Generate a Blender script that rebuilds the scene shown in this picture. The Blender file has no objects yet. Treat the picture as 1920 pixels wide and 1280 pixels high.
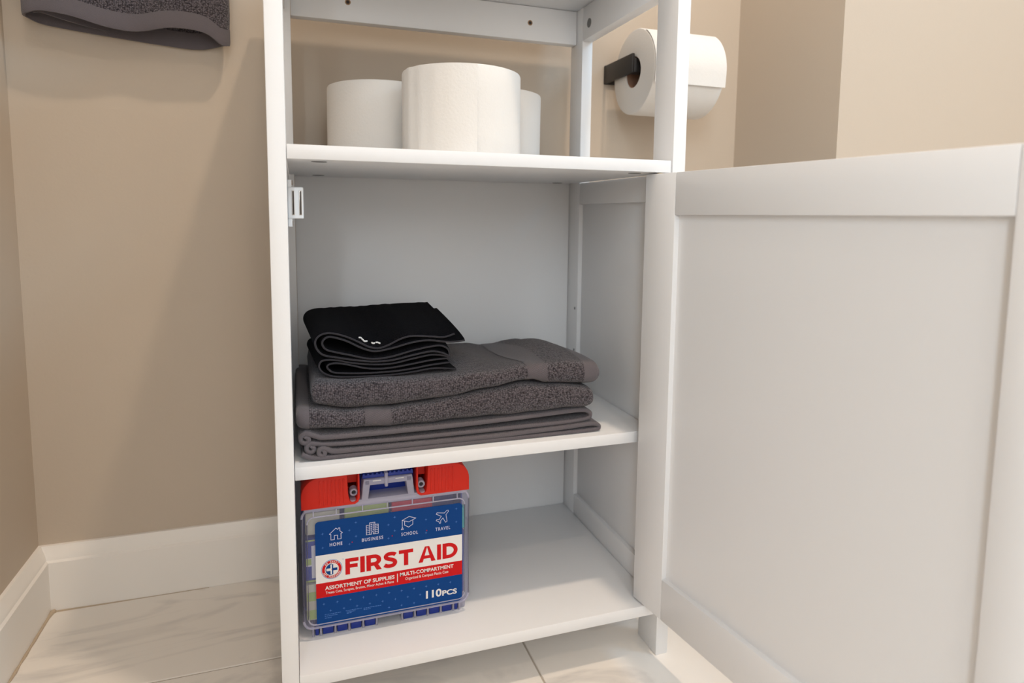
import bpy, bmesh, math, random
from mathutils import Vector, Matrix
random.seed(7)
S = bpy.context.scene
COL = S.collection

# ------------------------------------------------------------------ camera
cam_d = bpy.data.cameras.new('camera')
cam = bpy.data.objects.new('camera', cam_d); COL.objects.link(cam); S.camera = cam
CAM = Vector((0.0217, -0.6296, 0.5166)); YAW, PITCH, ROLL, FPX = 0.3308, -0.1032, 0.0113, 1219.16
fw = Vector((math.sin(YAW)*math.cos(PITCH), math.cos(YAW)*math.cos(PITCH), math.sin(PITCH)))
rt = Vector((math.cos(YAW), -math.sin(YAW), 0)); up = rt.cross(fw)
r2 = rt*math.cos(ROLL) + up*math.sin(ROLL); u2 = up*math.cos(ROLL) - rt*math.sin(ROLL)
M = Matrix((r2, u2, -fw)).transposed().to_4x4(); M.translation = CAM
cam.matrix_world = M
cam_d.sensor_width = 36; cam_d.lens = FPX/1920*36
cam_d.shift_x = (960-971.6)/1920; cam_d.shift_y = (532.12-640)/1920
cam_d.clip_start = 0.01
cam_d.dof.use_dof = True; cam_d.dof.focus_distance = 0.72; cam_d.dof.aperture_fstop = 5.0

# ------------------------------------------------------------------ light
S.view_settings.view_transform = 'Standard'; S.view_settings.look = 'None'
S.view_settings.gamma = 1.0; S.view_settings.use_curve_mapping = False
S.view_settings.exposure = -0.06
W = bpy.data.worlds.new('world'); S.world = W; W.use_nodes = True
W.node_tree.nodes['Background'].inputs[0].default_value = (0.62, 0.78, 1.0, 1)
W.node_tree.nodes['Background'].inputs[1].default_value = 0.3

LAMPS = [((0.515, -0.46, 2.44), 17.5), ((1.05, -1.25, 2.44), 1.0), ((0.2, -1.65, 2.44), 5.5)]
LAMP_COL = (1.0, 0.81, 0.63)
WIN_SIDE, WIN_SIDE_COL = 22.0, (0.40, 0.70, 1.0)
FILL_FRONT, FILL_FRONT_COL = 8.5, (0.92, 0.97, 1.0)  # unseen fill from behind the camera, added for the front faces
FILL_LEFT, FILL_LEFT_COL = 29.0, (0.80, 0.91, 1.0)  # unseen fill from the left, added for the door and left-facing sides

def area_light(name, loc, direction, sx, sy, power, col, shape='RECTANGLE', parent=None):
    d = bpy.data.lights.new(name, 'AREA'); d.shape = shape; d.size = sx
    if shape in ('RECTANGLE', 'ELLIPSE'): d.size_y = sy
    d.energy = power; d.color = col
    o = bpy.data.objects.new(name, d); COL.objects.link(o)
    o.location = loc
    o.rotation_euler = Vector(direction).to_track_quat('-Z', 'Y').to_euler()
    return o
area_light('side_window_daylight', (1.80, -0.95, 1.85), (-1, 0, 0), 0.66, 0.66, WIN_SIDE, WIN_SIDE_COL)
area_light('added_left_fill', (-.36, -1.6, 1.2), (1, 0, 0), .6, .9, FILL_LEFT, FILL_LEFT_COL)  # added fill light, set in an invented left opening
area_light('added_front_fill', (0.2, -2.36, 1.2), (0, 1, 0), .82, 1.36, FILL_FRONT, FILL_FRONT_COL)  # added fill light, set in an invented opening behind the camera

# ------------------------------------------------------------------ materials
def lin(c):
    return tuple(((v/255)/12.92 if v/255 <= .04045 else ((v/255+.055)/1.055)**2.4) for v in c)
def mat(name, col, rough=.5, spec=.5, bump=None, alpha=None, metal=0):
    m = bpy.data.materials.new(name); m.use_nodes = True
    nt = m.node_tree; b = nt.nodes['Principled BSDF']
    b.inputs['Base Color'].default_value = (*col, 1); b.inputs['Roughness'].default_value = rough
    b.inputs['Specular IOR Level'].default_value = spec; b.inputs['Metallic'].default_value = metal
    if bump:
        sc, st, dist, det = bump
        tc = nt.nodes.new('ShaderNodeTexCoord'); n = nt.nodes.new('ShaderNodeTexNoise')
        n.inputs['Scale'].default_value = sc; n.inputs['Detail'].default_value = det
        bp = nt.nodes.new('ShaderNodeBump'); bp.inputs['Strength'].default_value = st; bp.inputs['Distance'].default_value = dist
        nt.links.new(tc.outputs['Object'], n.inputs['Vector']); nt.links.new(n.outputs['Fac'], bp.inputs['Height'])
        nt.links.new(bp.outputs['Normal'], b.inputs['Normal'])
    return m
def clear_mat(name, col, fac, rough=.15):
    m = bpy.data.materials.new(name); m.use_nodes = True; nt = m.node_tree
    b = nt.nodes['Principled BSDF']; b.inputs['Base Color'].default_value = (*col, 1); b.inputs['Roughness'].default_value = rough
    t = nt.nodes.new('ShaderNodeBsdfTransparent'); t.inputs[0].default_value = (.97, .97, 1, 1)
    mx = nt.nodes.new('ShaderNodeMixShader'); mx.inputs[0].default_value = fac
    nt.links.new(t.outputs[0], mx.inputs[1]); nt.links.new(b.outputs[0], mx.inputs[2])
    nt.links.new(mx.outputs[0], nt.nodes['Material Output'].inputs['Surface'])
    return m
def terry_mat(name, col, gap, cell=(520, 620), strength=.9, dist=.0012, sheen=.25):
    m = bpy.data.materials.new(name); m.use_nodes = True; nt = m.node_tree; L = nt.links
    b = nt.nodes['Principled BSDF']; b.inputs['Roughness'].default_value = .95; b.inputs['Specular IOR Level'].default_value = .1
    b.inputs['Sheen Weight'].default_value = sheen; b.inputs['Sheen Roughness'].default_value = .5
    uv = nt.nodes.new('ShaderNodeUVMap'); uv.uv_map = 'UVMap'
    mp = nt.nodes.new('ShaderNodeMapping'); mp.inputs['Scale'].default_value = (cell[0], cell[1], 1)
    ns = nt.nodes.new('ShaderNodeTexNoise'); ns.inputs['Scale'].default_value = 120
    mixv = nt.nodes.new('ShaderNodeVectorMath'); mixv.operation = 'MULTIPLY_ADD'
    mixv.inputs[1].default_value = (.0014, .0014, 0)
    L.new(uv.outputs[0], ns.inputs['Vector']); L.new(ns.outputs['Color'], mixv.inputs[0]); L.new(uv.outputs[0], mixv.inputs[2])
    L.new(mixv.outputs[0], mp.inputs['Vector'])
    vo = nt.nodes.new('ShaderNodeTexVoronoi'); vo.inputs['Scale'].default_value = 1; vo.inputs['Randomness'].default_value = .55
    L.new(mp.outputs[0], vo.inputs['Vector'])
    rp = nt.nodes.new('ShaderNodeMapRange'); rp.inputs[1].default_value = .15; rp.inputs[2].default_value = .75; rp.inputs[3].default_value = 1; rp.inputs[4].default_value = 0
    L.new(vo.outputs['Distance'], rp.inputs[0])
    mx = nt.nodes.new('ShaderNodeMix'); mx.data_type = 'RGBA'; mx.inputs[6].default_value = (*gap, 1); mx.inputs[7].default_value = (*col, 1)
    L.new(rp.outputs[0], mx.inputs[0]); L.new(mx.outputs[2], b.inputs['Base Color'])
    bp = nt.nodes.new('ShaderNodeBump'); bp.inputs['Strength'].default_value = strength; bp.inputs['Distance'].default_value = dist
    L.new(rp.outputs[0], bp.inputs['Height']); L.new(bp.outputs[0], b.inputs['Normal'])
    return m
def twill_mat(name, col, gap, scale=260, rot=.6, strength=.6):
    m = bpy.data.materials.new(name); m.use_nodes = True; nt = m.node_tree; L = nt.links
    b = nt.nodes['Principled BSDF']; b.inputs['Roughness'].default_value = .9; b.inputs['Specular IOR Level'].default_value = .15
    b.inputs['Sheen Weight'].default_value = .2
    uv = nt.nodes.new('ShaderNodeUVMap'); uv.uv_map = 'UVMap'
    mp = nt.nodes.new('ShaderNodeMapping'); mp.inputs['Rotation'].default_value = (0, 0, rot)
    L.new(uv.outputs[0], mp.inputs['Vector'])
    wv = nt.nodes.new('ShaderNodeTexWave'); wv.inputs['Scale'].default_value = scale; wv.inputs['Distortion'].default_value = 1.5; wv.inputs['Detail'].default_value = 1
    L.new(mp.outputs[0], wv.inputs['Vector'])
    mx = nt.nodes.new('ShaderNodeMix'); mx.data_type = 'RGBA'; mx.inputs[6].default_value = (*gap, 1); mx.inputs[7].default_value = (*col, 1)
    L.new(wv.outputs['Fac'], mx.inputs[0]); L.new(mx.outputs[2], b.inputs['Base Color'])
    bp = nt.nodes.new('ShaderNodeBump'); bp.inputs['Strength'].default_value = strength; bp.inputs['Distance'].default_value = .0006
    L.new(wv.outputs['Fac'], bp.inputs['Height']); L.new(bp.outputs[0], b.inputs['Normal'])
    return m

WALL = mat('tan_wall_paint', (.56, .475, .385), .62, .3, bump=(260, .10, .001, 3))
CEIL = mat('ceiling_paint', (.82, .80, .77), .8, .2, bump=(200, .1, .001, 2))
TRIM = mat('trim_paint', (.88, .845, .80), .38, .4)
CAB = mat('white_lacquer', (.83, .825, .825), .36, .45, bump=(900, .03, .0004, 2))
CAB_RAW = mat('mdf_edge', (.33, .20, .11), .8, .2)
DARK = mat('dark_bore', (.035, .03, .028), .6, .3)
GREYCAP = mat('grey_cap', (.18, .175, .17), .5, .3)
PLASTIC = mat('catch_plastic', (.80, .83, .86), .3, .5)
STEEL = mat('steel_plate', (.45, .40, .36), .3, .5, metal=1)
BRASS = mat('brass_pin', (.55, .42, .2), .35, .5, metal=1)
PAPER = mat('toilet_paper', (.79, .755, .71), .92, .1, bump=(330, .16, .0016, 3))
CARD = mat('cardboard_core', (.36, .20, .13), .9, .1)
BLACK = mat('matte_black_metal', (.022, .019, .018), .42, .4)
GROUT = mat('grout', (.50, .44, .37), .9, .1)
CAULK = mat('stained_caulk', (.52, .42, .31), .7, .2, bump=(300, .3, .002, 3))
GREY_T = terry_mat('grey_terry', (.172, .146, .160), (.016, .013, .016))
GREY_SOFT = terry_mat('grey_terry_soft', (.15, .13, .142), (.055, .047, .052), (700, 700), .5, .0008)
GREY_W = twill_mat('grey_dobby', (.165, .143, .152), (.07, .06, .066))
GREY_HEM = twill_mat('grey_hem', (.175, .152, .163), (.095, .083, .09), 420, .5, .5)
BLACK_T = terry_mat('black_terry', (.0075, .0072, .0095), (.0015, .0015, .002), (900, 900), .6, .0008, 0)
BLACK_HEM = twill_mat('black_hem', (.060, .053, .062), (.012, .011, .014), 420, .5, .5)
RED = mat('red_plastic', (.60, .020, .008), .42, .25)
BLUE = mat('blue_plastic', (.008, .030, .27), .35, .45)
CLEAR = clear_mat('clear_plastic', (.60, .60, .78), .085, .12)
CLEAR2 = clear_mat('frosted_plastic', (.56, .54, .66), .55, .3)
LBLUE = mat('label_blue', (.001, .048, .215), .5, .15)
LWHITE = mat('label_white', (.78, .76, .74), .5, .3)
LRED = mat('label_red', (.58, .008, .010), .5, .15)
LPALE = mat('label_pale_blue', (.085, .22, .55), .5, .3)
LICON = mat('label_icon_white', (.62, .62, .76), .5, .3)
GREENP = mat('green_packet', (.42, .53, .13), .5, .3, bump=(60, .5, .004, 2))
TEALP = mat('teal_packet', (.05, .48, .40), .45, .3)
CREAMP = mat('cream_packet', (.62, .60, .42), .6, .3, bump=(60, .5, .004, 2))

def marble():
    m = bpy.data.materials.new('marble_look_tile'); m.use_nodes = True; nt = m.node_tree; L = nt.links
    b = nt.nodes['Principled BSDF']; b.inputs['Roughness'].default_value = .34; b.inputs['Specular IOR Level'].default_value = .4
    tc = nt.nodes.new('ShaderNodeTexCoord'); oi = nt.nodes.new('ShaderNodeObjectInfo')
    ad = nt.nodes.new('ShaderNodeVectorMath'); ad.operation = 'ADD'; L.new(tc.outputs['Object'], ad.inputs[0])
    ge = nt.nodes.new('ShaderNodeNewGeometry')
    mp = nt.nodes.new('ShaderNodeMapping'); mp.inputs['Rotation'].default_value = (0, 0, -.35); mp.inputs['Scale'].default_value = (2.2, 7, 1)
    L.new(ge.outputs['Position'], mp.inputs['Vector'])
    n1 = nt.nodes.new('ShaderNodeTexNoise'); n1.inputs['Scale'].default_value = 2.0; n1.inputs['Detail'].default_value = 7; n1.inputs['Distortion'].default_value = 1.6
    L.new(mp.outputs[0], n1.inputs['Vector'])
    cr = nt.nodes.new('ShaderNodeValToRGB'); e = cr.color_ramp.elements
    e[0].position = .30; e[0].color = (.62, .585, .555, 1); e[1].position = .47; e[1].color = (.86, .81, .75, 1)
    L.new(n1.outputs['Fac'], cr.inputs[0]); L.new(cr.outputs[0], b.inputs['Base Color'])
    return m
TILE = marble()
def emis(name, col, s):
    m = bpy.data.materials.new(name); m.use_nodes = True; nt = m.node_tree
    e = nt.nodes.new('ShaderNodeEmission'); e.inputs[0].default_value = (*col, 1); e.inputs[1].default_value = s
    nt.links.new(e.outputs[0], nt.nodes['Material Output'].inputs['Surface']); return m
LENS = emis('lamp_lens', LAMP_COL, 6)

# ------------------------------------------------------------------ helpers
ORG = {}
def origin(o): return ORG.get(o.name, Vector((0, 0, 0))) if o else Vector((0, 0, 0))
def link(name, me, m, parent=None, smooth=True, angle=35):
    o = bpy.data.objects.new(name, me); COL.objects.link(o)
    if m: me.materials.append(m)
    if smooth:
        for p in me.polygons: p.use_smooth = True
        me.set_sharp_from_angle(angle=math.radians(angle))
    if parent:
        o.parent = parent
    ORG[o.name] = origin(parent)
    return o
def mesh(name, verts, faces, m, parent=None, smooth=True, uv=None, angle=35, fix=True):
    off = origin(parent)
    me = bpy.data.meshes.new(name)
    me.from_pydata([tuple(Vector(v)-off) for v in verts], [], faces); me.update()
    if uv:
        l = me.uv_layers.new(name='UVMap')
        for p in me.polygons:
            for li in p.loop_indices: l.data[li].uv = uv[me.loops[li].vertex_index]
    if fix:
        bm = bmesh.new(); bm.from_mesh(me); bmesh.ops.recalc_face_normals(bm, faces=bm.faces); bm.to_mesh(me); bm.free()
    return link(name, me, m, parent, smooth, angle)
def bm_obj(name, bm, m, parent=None, smooth=True, angle=35):
    off = origin(parent); bmesh.ops.translate(bm, vec=-off, verts=bm.verts)
    bmesh.ops.recalc_face_normals(bm, faces=bm.faces)
    me = bpy.data.meshes.new(name); bm.to_mesh(me); bm.free()
    return link(name, me, m, parent, smooth, angle)
def add_box(bm, lo, hi, bevel=0, seg=2, mtx=None):
    r = bmesh.ops.create_cube(bm, size=1); vs = r['verts']
    for v in vs:
        v.co = Vector([(lo[i]+hi[i])/2 + v.co[i]*(hi[i]-lo[i]) for i in range(3)])
    if bevel:
        es = list({e for v in vs for e in v.link_edges})
        r = bmesh.ops.bevel(bm, geom=es, offset=bevel, segments=seg, affect='EDGES', profile=.5)
        vs = list(set(r['verts']) | {v for v in vs if v.is_valid})
    if mtx:
        for v in vs: v.co = mtx @ v.co
    return vs
def box(name, lo, hi, m, parent=None, bevel=.0006, mtx=None, seg=2):
    bm = bmesh.new(); add_box(bm, lo, hi, bevel, seg, mtx); return bm_obj(name, bm, m, parent)
def cyl(name, c, axis, r, length, m, parent=None, seg=24, bevel=0, r_in=None):
    """cylinder (or ring when r_in) starting at c, going along axis."""
    prof = [(r-bevel, 0), (r, bevel), (r, length-bevel), (r-bevel, length)] if bevel else [(r, 0), (r, length)]
    q = Vector(axis).normalized().to_track_quat('Z', 'Y').to_matrix()
    vs, fs = [], []
    if r_in: prof = prof + [(r_in, length), (r_in, 0)]
    n = len(prof)
    for i in range(seg):
        a = 2*math.pi*i/seg
        for (rr, h) in prof: vs.append(Vector(c) + q @ Vector((rr*math.cos(a), rr*math.sin(a), h)))
    for i in range(seg):
        j = (i+1) % seg
        for k in range(n if r_in else n-1):
            k2 = (k+1) % n; fs.append((i*n+k, j*n+k, j*n+k2, i*n+k2))
    if not r_in:
        fs.append([i*n for i in range(seg)]); fs.append([i*n+n-1 for i in range(seg)][::-1])
    return mesh(name, vs, fs, m, parent)
def prism(name, pts, y0, y1, m, parent=None, bevel=0, holes=None, axis='Y'):
    """polygon in XZ extruded from y0 to y1 (bevelled)."""
    bm = bmesh.new()
    vs = [bm.verts.new((x, y0, z)) for x, z in pts]
    f = bm.faces.new(vs)
    r = bmesh.ops.extrude_face_region(bm, geom=[f])
    for v in r['geom']:
        if isinstance(v, bmesh.types.BMVert): v.co.y = y1
    if bevel:
        bmesh.ops.recalc_face_normals(bm, faces=bm.faces)
        es = [e for e in bm.edges if abs(e.verts[0].co.y-e.verts[1].co.y) < 1e-7]
        bmesh.ops.bevel(bm, geom=es, offset=bevel, segments=2, affect='EDGES', profile=.5)
    return bm_obj(name, bm, m, parent)
def flat(name, polys, y, m, parent=None, th=.00012):
    """thin printed shapes: list of XZ polygons as one layer of ink facing -Y."""
    bm = bmesh.new()
    for k_, pts in enumerate(polys):
        a = sum(pts[i][0]*pts[(i+1) % len(pts)][1]-pts[(i+1) % len(pts)][0]*pts[i][1] for i in range(len(pts)))
        if a < 0: pts = pts[::-1]
        f = bm.faces.new([bm.verts.new((x, y-k_*th*.04, z)) for x, z in pts])
    bmesh.ops.triangulate(bm, faces=[f for f in bm.faces if len(f.verts) > 4])
    off = origin(parent); bmesh.ops.translate(bm, vec=-off, verts=bm.verts)
    me = bpy.data.meshes.new(name); bm.to_mesh(me); bm.free()
    return link(name, me, m, parent, False)
def stroke(pts, w, closed=False):
    """stroke polygons for a polyline of width w."""
    out = []; n = len(pts)
    for i in range(n if closed else n-1):
        a = Vector(pts[i]); b = Vector(pts[(i+1) % n]); d = (b-a)
        if d.length < 1e-9: continue
        d.normalize(); nrm = Vector((-d.y, d.x))*w/2; e = d*w/2
        out.append([tuple(a-e-nrm), tuple(b+e-nrm), tuple(b+e+nrm), tuple(a-e+nrm)])
    return out
def empty(name, loc, label=None, cat=None, group=None):
    o = bpy.data.objects.new(name, None); COL.objects.link(o); o.location = loc; o.empty_display_size = .02
    ORG[o.name] = Vector(loc)
    if label: tag(o, label, cat, group)
    return o
def tag(o, label, cat, group=None):
    o['label'] = label; o['category'] = cat
    if group: o['group'] = group
    return o
def struct(o): o['kind'] = 'structure'; return o
def crom(pts, n=8, closed=False):
    """Catmull-Rom resample of a polyline (tuples of any length)."""
    out = []; N = len(pts)
    rng = range(N if closed else N-1)
    for i in rng:
        g = (lambda k: pts[k % N]) if closed else (lambda k: pts[min(max(k, 0), N-1)])
        p0, p1, p2, p3 = [Vector(g(i+k)) for k in (-1, 0, 1, 2)]
        for j in range(n):
            t = j/n
            out.append(.5*((2*p1)+(p2-p0)*t+(2*p0-5*p1+4*p2-p3)*t*t+(3*p1-p0-3*p2+p3)*t**3))
    if not closed: out.append(Vector(pts[-1]))
    return out
def interp(tbl):
    def f(x):
        if x <= tbl[0][0]: return tbl[0][1]
        for (a, b), (c, d) in zip(tbl, tbl[1:]):
            if x <= c:
                t = (x-a)/(c-a); t = t*t*(3-2*t)*.5+t*.5
                return b+(d-b)*t
        return tbl[-1][1]
    return f

# ------------------------------------------------------------------ room
XL, YB, XR, YF, H = -0.3017, 0.3294, 1.75, -2.3, 2.44
XJ, YJ = 0.7426, 0.1025
ROOM_T = .12
def wall(name, lo, hi, m=WALL): return struct(box(name, lo, hi, m, None, 0))
wall('wall_back', (XL-ROOM_T, YB, -.05), (XJ+ROOM_T, YB+ROOM_T, H))
b = bmesh.new()
add_box(b, (XJ, YJ, -.05), (XR+ROOM_T, YB, H)); struct(bm_obj('wall_corner', b, WALL, None, True))
# right wall with a high window, front (behind the camera) and left walls with openings added for fill light
def wall_with_hole(name, ax, c0, c1, a0, a1, h0, h1):
    bm = bmesh.new()
    def bx(p0, p1, z0, z1):
        if ax == 'X': add_box(bm, (c0, p0, z0), (c1, p1, z1))
        else: add_box(bm, (p0, c0, z0), (p1, c1, z1))
    lo, hi = (YF-ROOM_T, YJ if c0 > 0 else YB) if ax == 'X' else (XL-ROOM_T, XR)
    bx(lo, a0, -.05, H); bx(a1, hi, -.05, H); bx(a0, a1, -.05, h0); bx(a0, a1, h1, H)
    return struct(bm_obj(name, bm, WALL, None, True))
wall_with_hole('wall_right', 'X', XR, XR+ROOM_T, -1.30, -.60, 1.50, 2.20)
wall_with_hole('wall_left', 'X', XL-ROOM_T, XL, -1.93, -1.27, .72, 1.68)
wall_with_hole('wall_front', 'Y', YF-ROOM_T, YF, -.24, .64, .48, 1.92)
def window(name, ax, c, a0, a1, h0, h1):
    f = bmesh.new(); w = .04
    for (p0, p1, z0, z1) in ((a0, a0+w, h0, h1), (a1-w, a1, h0, h1), (a0+w, a1-w, h0, h0+w), (a0+w, a1-w, h1-w, h1)):
        if ax == 'X': add_box(f, (c, p0, z0), (c+.03, p1, z1), .002)
        else: add_box(f, (p0, c, z0), (p1, c+.03, z1), .002)
    return struct(bm_obj(name, f, TRIM))
window('window_1', 'X', XR+.005, -1.30, -.60, 1.50, 2.20)
window('added_window_left', 'X', XL-.035, -1.93, -1.27, .72, 1.68)  # invented frame around the added left fill
window('added_window_front', 'Y', YF-.035, -.24, .64, .48, 1.92)  # invented frame around the added front fill
struct(box('ceiling', (XL-ROOM_T, YF-ROOM_T, H), (XR+ROOM_T, YB+ROOM_T, H+.1), CEIL, None, 0))
floor = struct(box('floor', (XL-ROOM_T, YF-ROOM_T, -.06), (XR+ROOM_T, YB+ROOM_T, -.0012), GROUT, None, 0))
# marble-look floor tiles 60 x 30 cm, laid in offset rows
g = .0011
ty, row = .1335, 0
rows = [(.1335, YB, .155)]
yy = .1335
while yy > YF:
    rows.append((max(yy-.30, YF), yy, (.274, .474, .074)[row % 3])); yy -= .30; row += 1
for (y0, y1, x0) in rows:
    x = x0-.6*math.ceil((x0-XL)/.6)
    while x < XR:
        a, c = max(x, XL), min(x+.6, XR)
        ymax = min(y1, YB)
        if c-a > .02:
            box('tile', (a+g, y0+g, -.009), (c-g, ymax-g, 0), TILE, floor, .0006, seg=1)
        x += .6
# baseboards: moulded profile swept along the wall
BH, BT = .0855, .0135
PROF = [(0, 0), (BT, 0), (BT, .066), (BT*.80, .0685), (BT*.74, .074), (BT*.45, .081), (BT*.33, BH), (0, BH)]
def baseboard(name, path):
    """path: list of (point_xy, inward dir xy for profile depth)"""
    vs, fs = [], []; n = len(PROF)
    for (px, py), (dx, dy) in path:
        for d, z in PROF: vs.append((px+dx*d, py+dy*d, z+.0002))
    for i in range(len(path)-1):
        for k in range(n):
            k2 = (k+1) % n; fs.append((i*n+k, (i+1)*n+k, (i+1)*n+k2, i*n+k2))
    fs.append(list(range(n))[::-1]); fs.append([(len(path)-1)*n+k for k in range(n)])
    o = mesh(name, vs, fs, TRIM, None, True, angle=25); return struct(o)
baseboard('baseboard_back', [((XL, YB), (1, -1)), ((XJ, YB), (-1, -1))])
baseboard('baseboard_left', [((XL, YF), (1, 1)), ((XL, YB), (1, -1))])
baseboard('baseboard_return', [((XJ, YB), (-1, -1)), ((XJ, YJ), (-1, -1))])
baseboard('baseboard_right', [((XJ, YJ), (-1, -1)), ((XR, YJ), (-1, -1))])
# stained caulk bead in the left corner between baseboard and floor
def tube(name, pts, r, m, parent=None, seg=8, closed=False):
    vs, fs = [], []; pts = [Vector(p) for p in pts]; n = len(pts)
    rr = r if callable(r) else (lambda i: r)
    for i, p in enumerate(pts):
        t = (pts[(i+1) % n if closed else min(i+1, n-1)]-pts[(i-1) if closed else max(i-1, 0)]).normalized()
        q = t.to_track_quat('Z', 'Y').to_matrix()
        for k in range(seg):
            a = 2*math.pi*k/seg; vs.append(p+q @ Vector((math.cos(a), math.sin(a), 0))*rr(i))
    for i in range(n if closed else n-1):
        j = (i+1) % n
        for k in range(seg):
            k2 = (k+1) % seg; fs.append((i*seg+k, i*seg+k2, j*seg+k2, j*seg+k))
    if not closed:
        fs.append(list(range(seg))[::-1]); fs.append([(n-1)*seg+k for k in range(seg)])
    return mesh(name, vs, fs, m, parent)
cx, cy = XL+BT, YB-BT
bead = [(cx+.001, cy-.30+i*.015, .0004) for i in range(20)] + [(cx+.0015, cy-.0035, .0008), (cx+.004, cy-.001, .0008)] + [(cx+.006+i*.012, cy-.0006, .0003) for i in range(16)]
struct(tube('trim_1', bead, lambda i: (.0010+.0012*abs(math.sin(i*1.7)) if i < 20 else (.0034 if i < 22 else max(.0004, .0015-.00012*(i-22)))), CAULK))
# recessed ceiling lamps
for i, ((lx, ly, lz), pw) in enumerate(LAMPS):
    t = empty('ceiling_downlight', (lx, ly, lz-.004),
              ['round recessed ceiling lamp above the cabinet door', 'round recessed ceiling lamp nearest the side window', 'round recessed ceiling lamp farthest behind the camera'][i], 'lamp', 'recessed ceiling lamps')
    cyl('trim_ring', (lx, ly, lz-.006), (0, 0, 1), .075, .006, TRIM, t, 40, .001, .05)
    cyl('lens', (lx, ly, lz-.002), (0, 0, 1), .05, .001, LENS, t, 40)
    area_light('lamp_light', (lx, ly, lz-.008), (0, 0, -1), .09, .09, pw, LAMP_COL, 'DISK')

# ------------------------------------------------------------------ cabinet
T, WI = .0158, .40
XRI = T+WI; XO = XRI+T           # right post inner / outer x
PD, DB = .0426, .288             # post depth, back of the cabinet
Z1, SH, Z2, Y2, Z3, ZT = .5794, .0132, .2664, .0288, .0656, .8125
cab = empty('storage_cabinet', (XO/2, .145, 0), 'white wooden storage cabinet with open shelf and open panelled door', 'cabinet')
box('post', (0, 0, 0), (T, PD, ZT), CAB, cab)
box('post', (XRI, 0, 0), (XO, PD, ZT), CAB, cab)
box('post', (0, .2455, 0), (.0224, DB, ZT), CAB, cab)
box('post', (XRI, .2475, 0), (XO, DB, ZT), CAB, cab)
e = .0004
for x0, x1 in ((0, T), (XRI, XO)):
    box('upper_side_rail', (x0, PD+e, .766), (x1, .2465, ZT-e), CAB, cab)
    box('side_rail', (x0, PD+e, .5355), (x1, .2465, Z1-SH-e), CAB, cab)
    box('side_rail', (x0, PD+e, Z3+e-.013), (x1, .2465, .0955), CAB, cab)
    box('side_panel', (x0+.0062 if x0 > .1 else x0+.004, PD-.003, .09), (x1-.004 if x0 > .1 else x1-.0062, .2515, .54), CAB, cab, .0002)
br = box('back_rail', (.0224+e, .268, .7655), (XRI-e, .283, ZT-e), CAB, cab)
for hx in (.0931, .3434):
    cyl('screw_hole', (hx, .2676, .7893), (0, 1, 0), .0036, .0004, CAB_RAW, br, 20, 0, .0022)
    cyl('screw_recess', (hx, .2677, .7893), (0, 1, 0), .0022, .0003, DARK, br, 16)
cyl('bolt_cap', (XRI-.0006, .226, .7856), (1, 0, 0), .0062, .0006, GREYCAP, cab, 28)
box('top_board', (-.004, -.004, ZT), (XO+.004, DB+.004, ZT+.016), CAB, cab, .001)
box('back_panel', (.0224+e, .284, Z3-.012), (XRI-e, DB-.0005, Z1-.001), CAB, cab, .0002)
sh1 = box('shelf', (T+e, 0.0002, Z1-SH), (XRI-.0018, .2835, Z1), CAB, cab, .0007)
for (hx, hy) in ((.0448, .0229), (.0518, .2489), (.3877, .2645), (.3817, .0231)):
    cyl('cam_cover', (hx, hy, Z1-SH-.0003), (0, 0, 1), .0072, .0003, GREYCAP, sh1, 28)
box('middle_shelf', (T+e, Y2, Z2-SH), (XRI+.0055, .2835, Z2), CAB, cab, .0007)
for py in (.06, .235):
    for px in (T, XRI+.004):
        cyl('shelf_pin', (px-.001 if px < .1 else px-.008, py, Z2-SH-.0026), (1, 0, 0), .0025, .010, PLASTIC, cab, 12)
box('bottom_shelf', (T+e, .0002, Z3-SH), (XRI-e, .2835, Z3), CAB, cab, .0007)
for z in (.381, .318):
    cyl('pin_hole', (XRI-.0004, .2555, z), (1, 0, 0), .0021, .0004, GREYCAP, cab, 16)
# magnetic catch on the left post
mc = box('magnetic_catch', (T, .0285, .5122), (.0302, .050, .5422), PLASTIC, cab, .0012, seg=3)
box('catch_flange', (T, .030, .5045), (.0198, .046, .5492), PLASTIC, mc, .0008)
for x0 in (.0196, .0262):
    box('magnet_plate', (x0, .0279, .5155), (x0+.0022, .0330, .5388), STEEL, mc, .0002)
    box('slot', (x0+.0007, .0276, .5162), (x0+.0019, .0330, .5382), DARK, mc, 0)
for zz in (.5075, .5465): cyl('flange_screw', (.0198, .0375, zz), (1, 0, 0), .0022, .0005, CAB_RAW, mc, 12)
# door, swung open a little past a right angle
DTH, DX, DY, DZ0, DZ1, DW, DT = .134, .3933, .0179, .0679, .5646, .3985, .0185
FW = .0300
# local frame: x along the door from the hinge, y through its thickness (0 inner face .. DT outer face), z up
Md = Matrix(((math.sin(DTH), math.cos(DTH), 0, DX), (-math.cos(DTH), math.sin(DTH), 0, DY), (0, 0, 1, 0), (0, 0, 0, 1)))
door = box('door', (.046, .0062, DZ0+.043), (DW-FW+.004, .0062+.006, DZ1-.040), CAB, cab, 0, Md)
SW = .0504
box('stile', (0, 0, DZ0), (SW, DT, DZ1), CAB, door, .0007, Md)
box('stile', (DW-FW, 0, DZ0), (DW, DT, DZ1), CAB, door, .0007, Md)
box('rail', (SW+.0002, 0, .5203), (DW-FW-.0002, DT, DZ1), CAB, door, .0007, Md)
box('rail', (SW+.0002, 0, DZ0), (DW-FW-.0002, DT, .1154), CAB, door, .0007, Md)
for z0, z1 in ((DZ1, Z1-SH), (Z3, DZ0)):
    p = Md @ Vector((.012, .010, z0)); cyl('hinge_pin', p, (0, 0, 1), .0035, z1-z0, BRASS, door, 16)
p = Md @ Vector((DW-.015, DT, .33)); q = Md.to_3x3() @ Vector((0, 1, 0))
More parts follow.
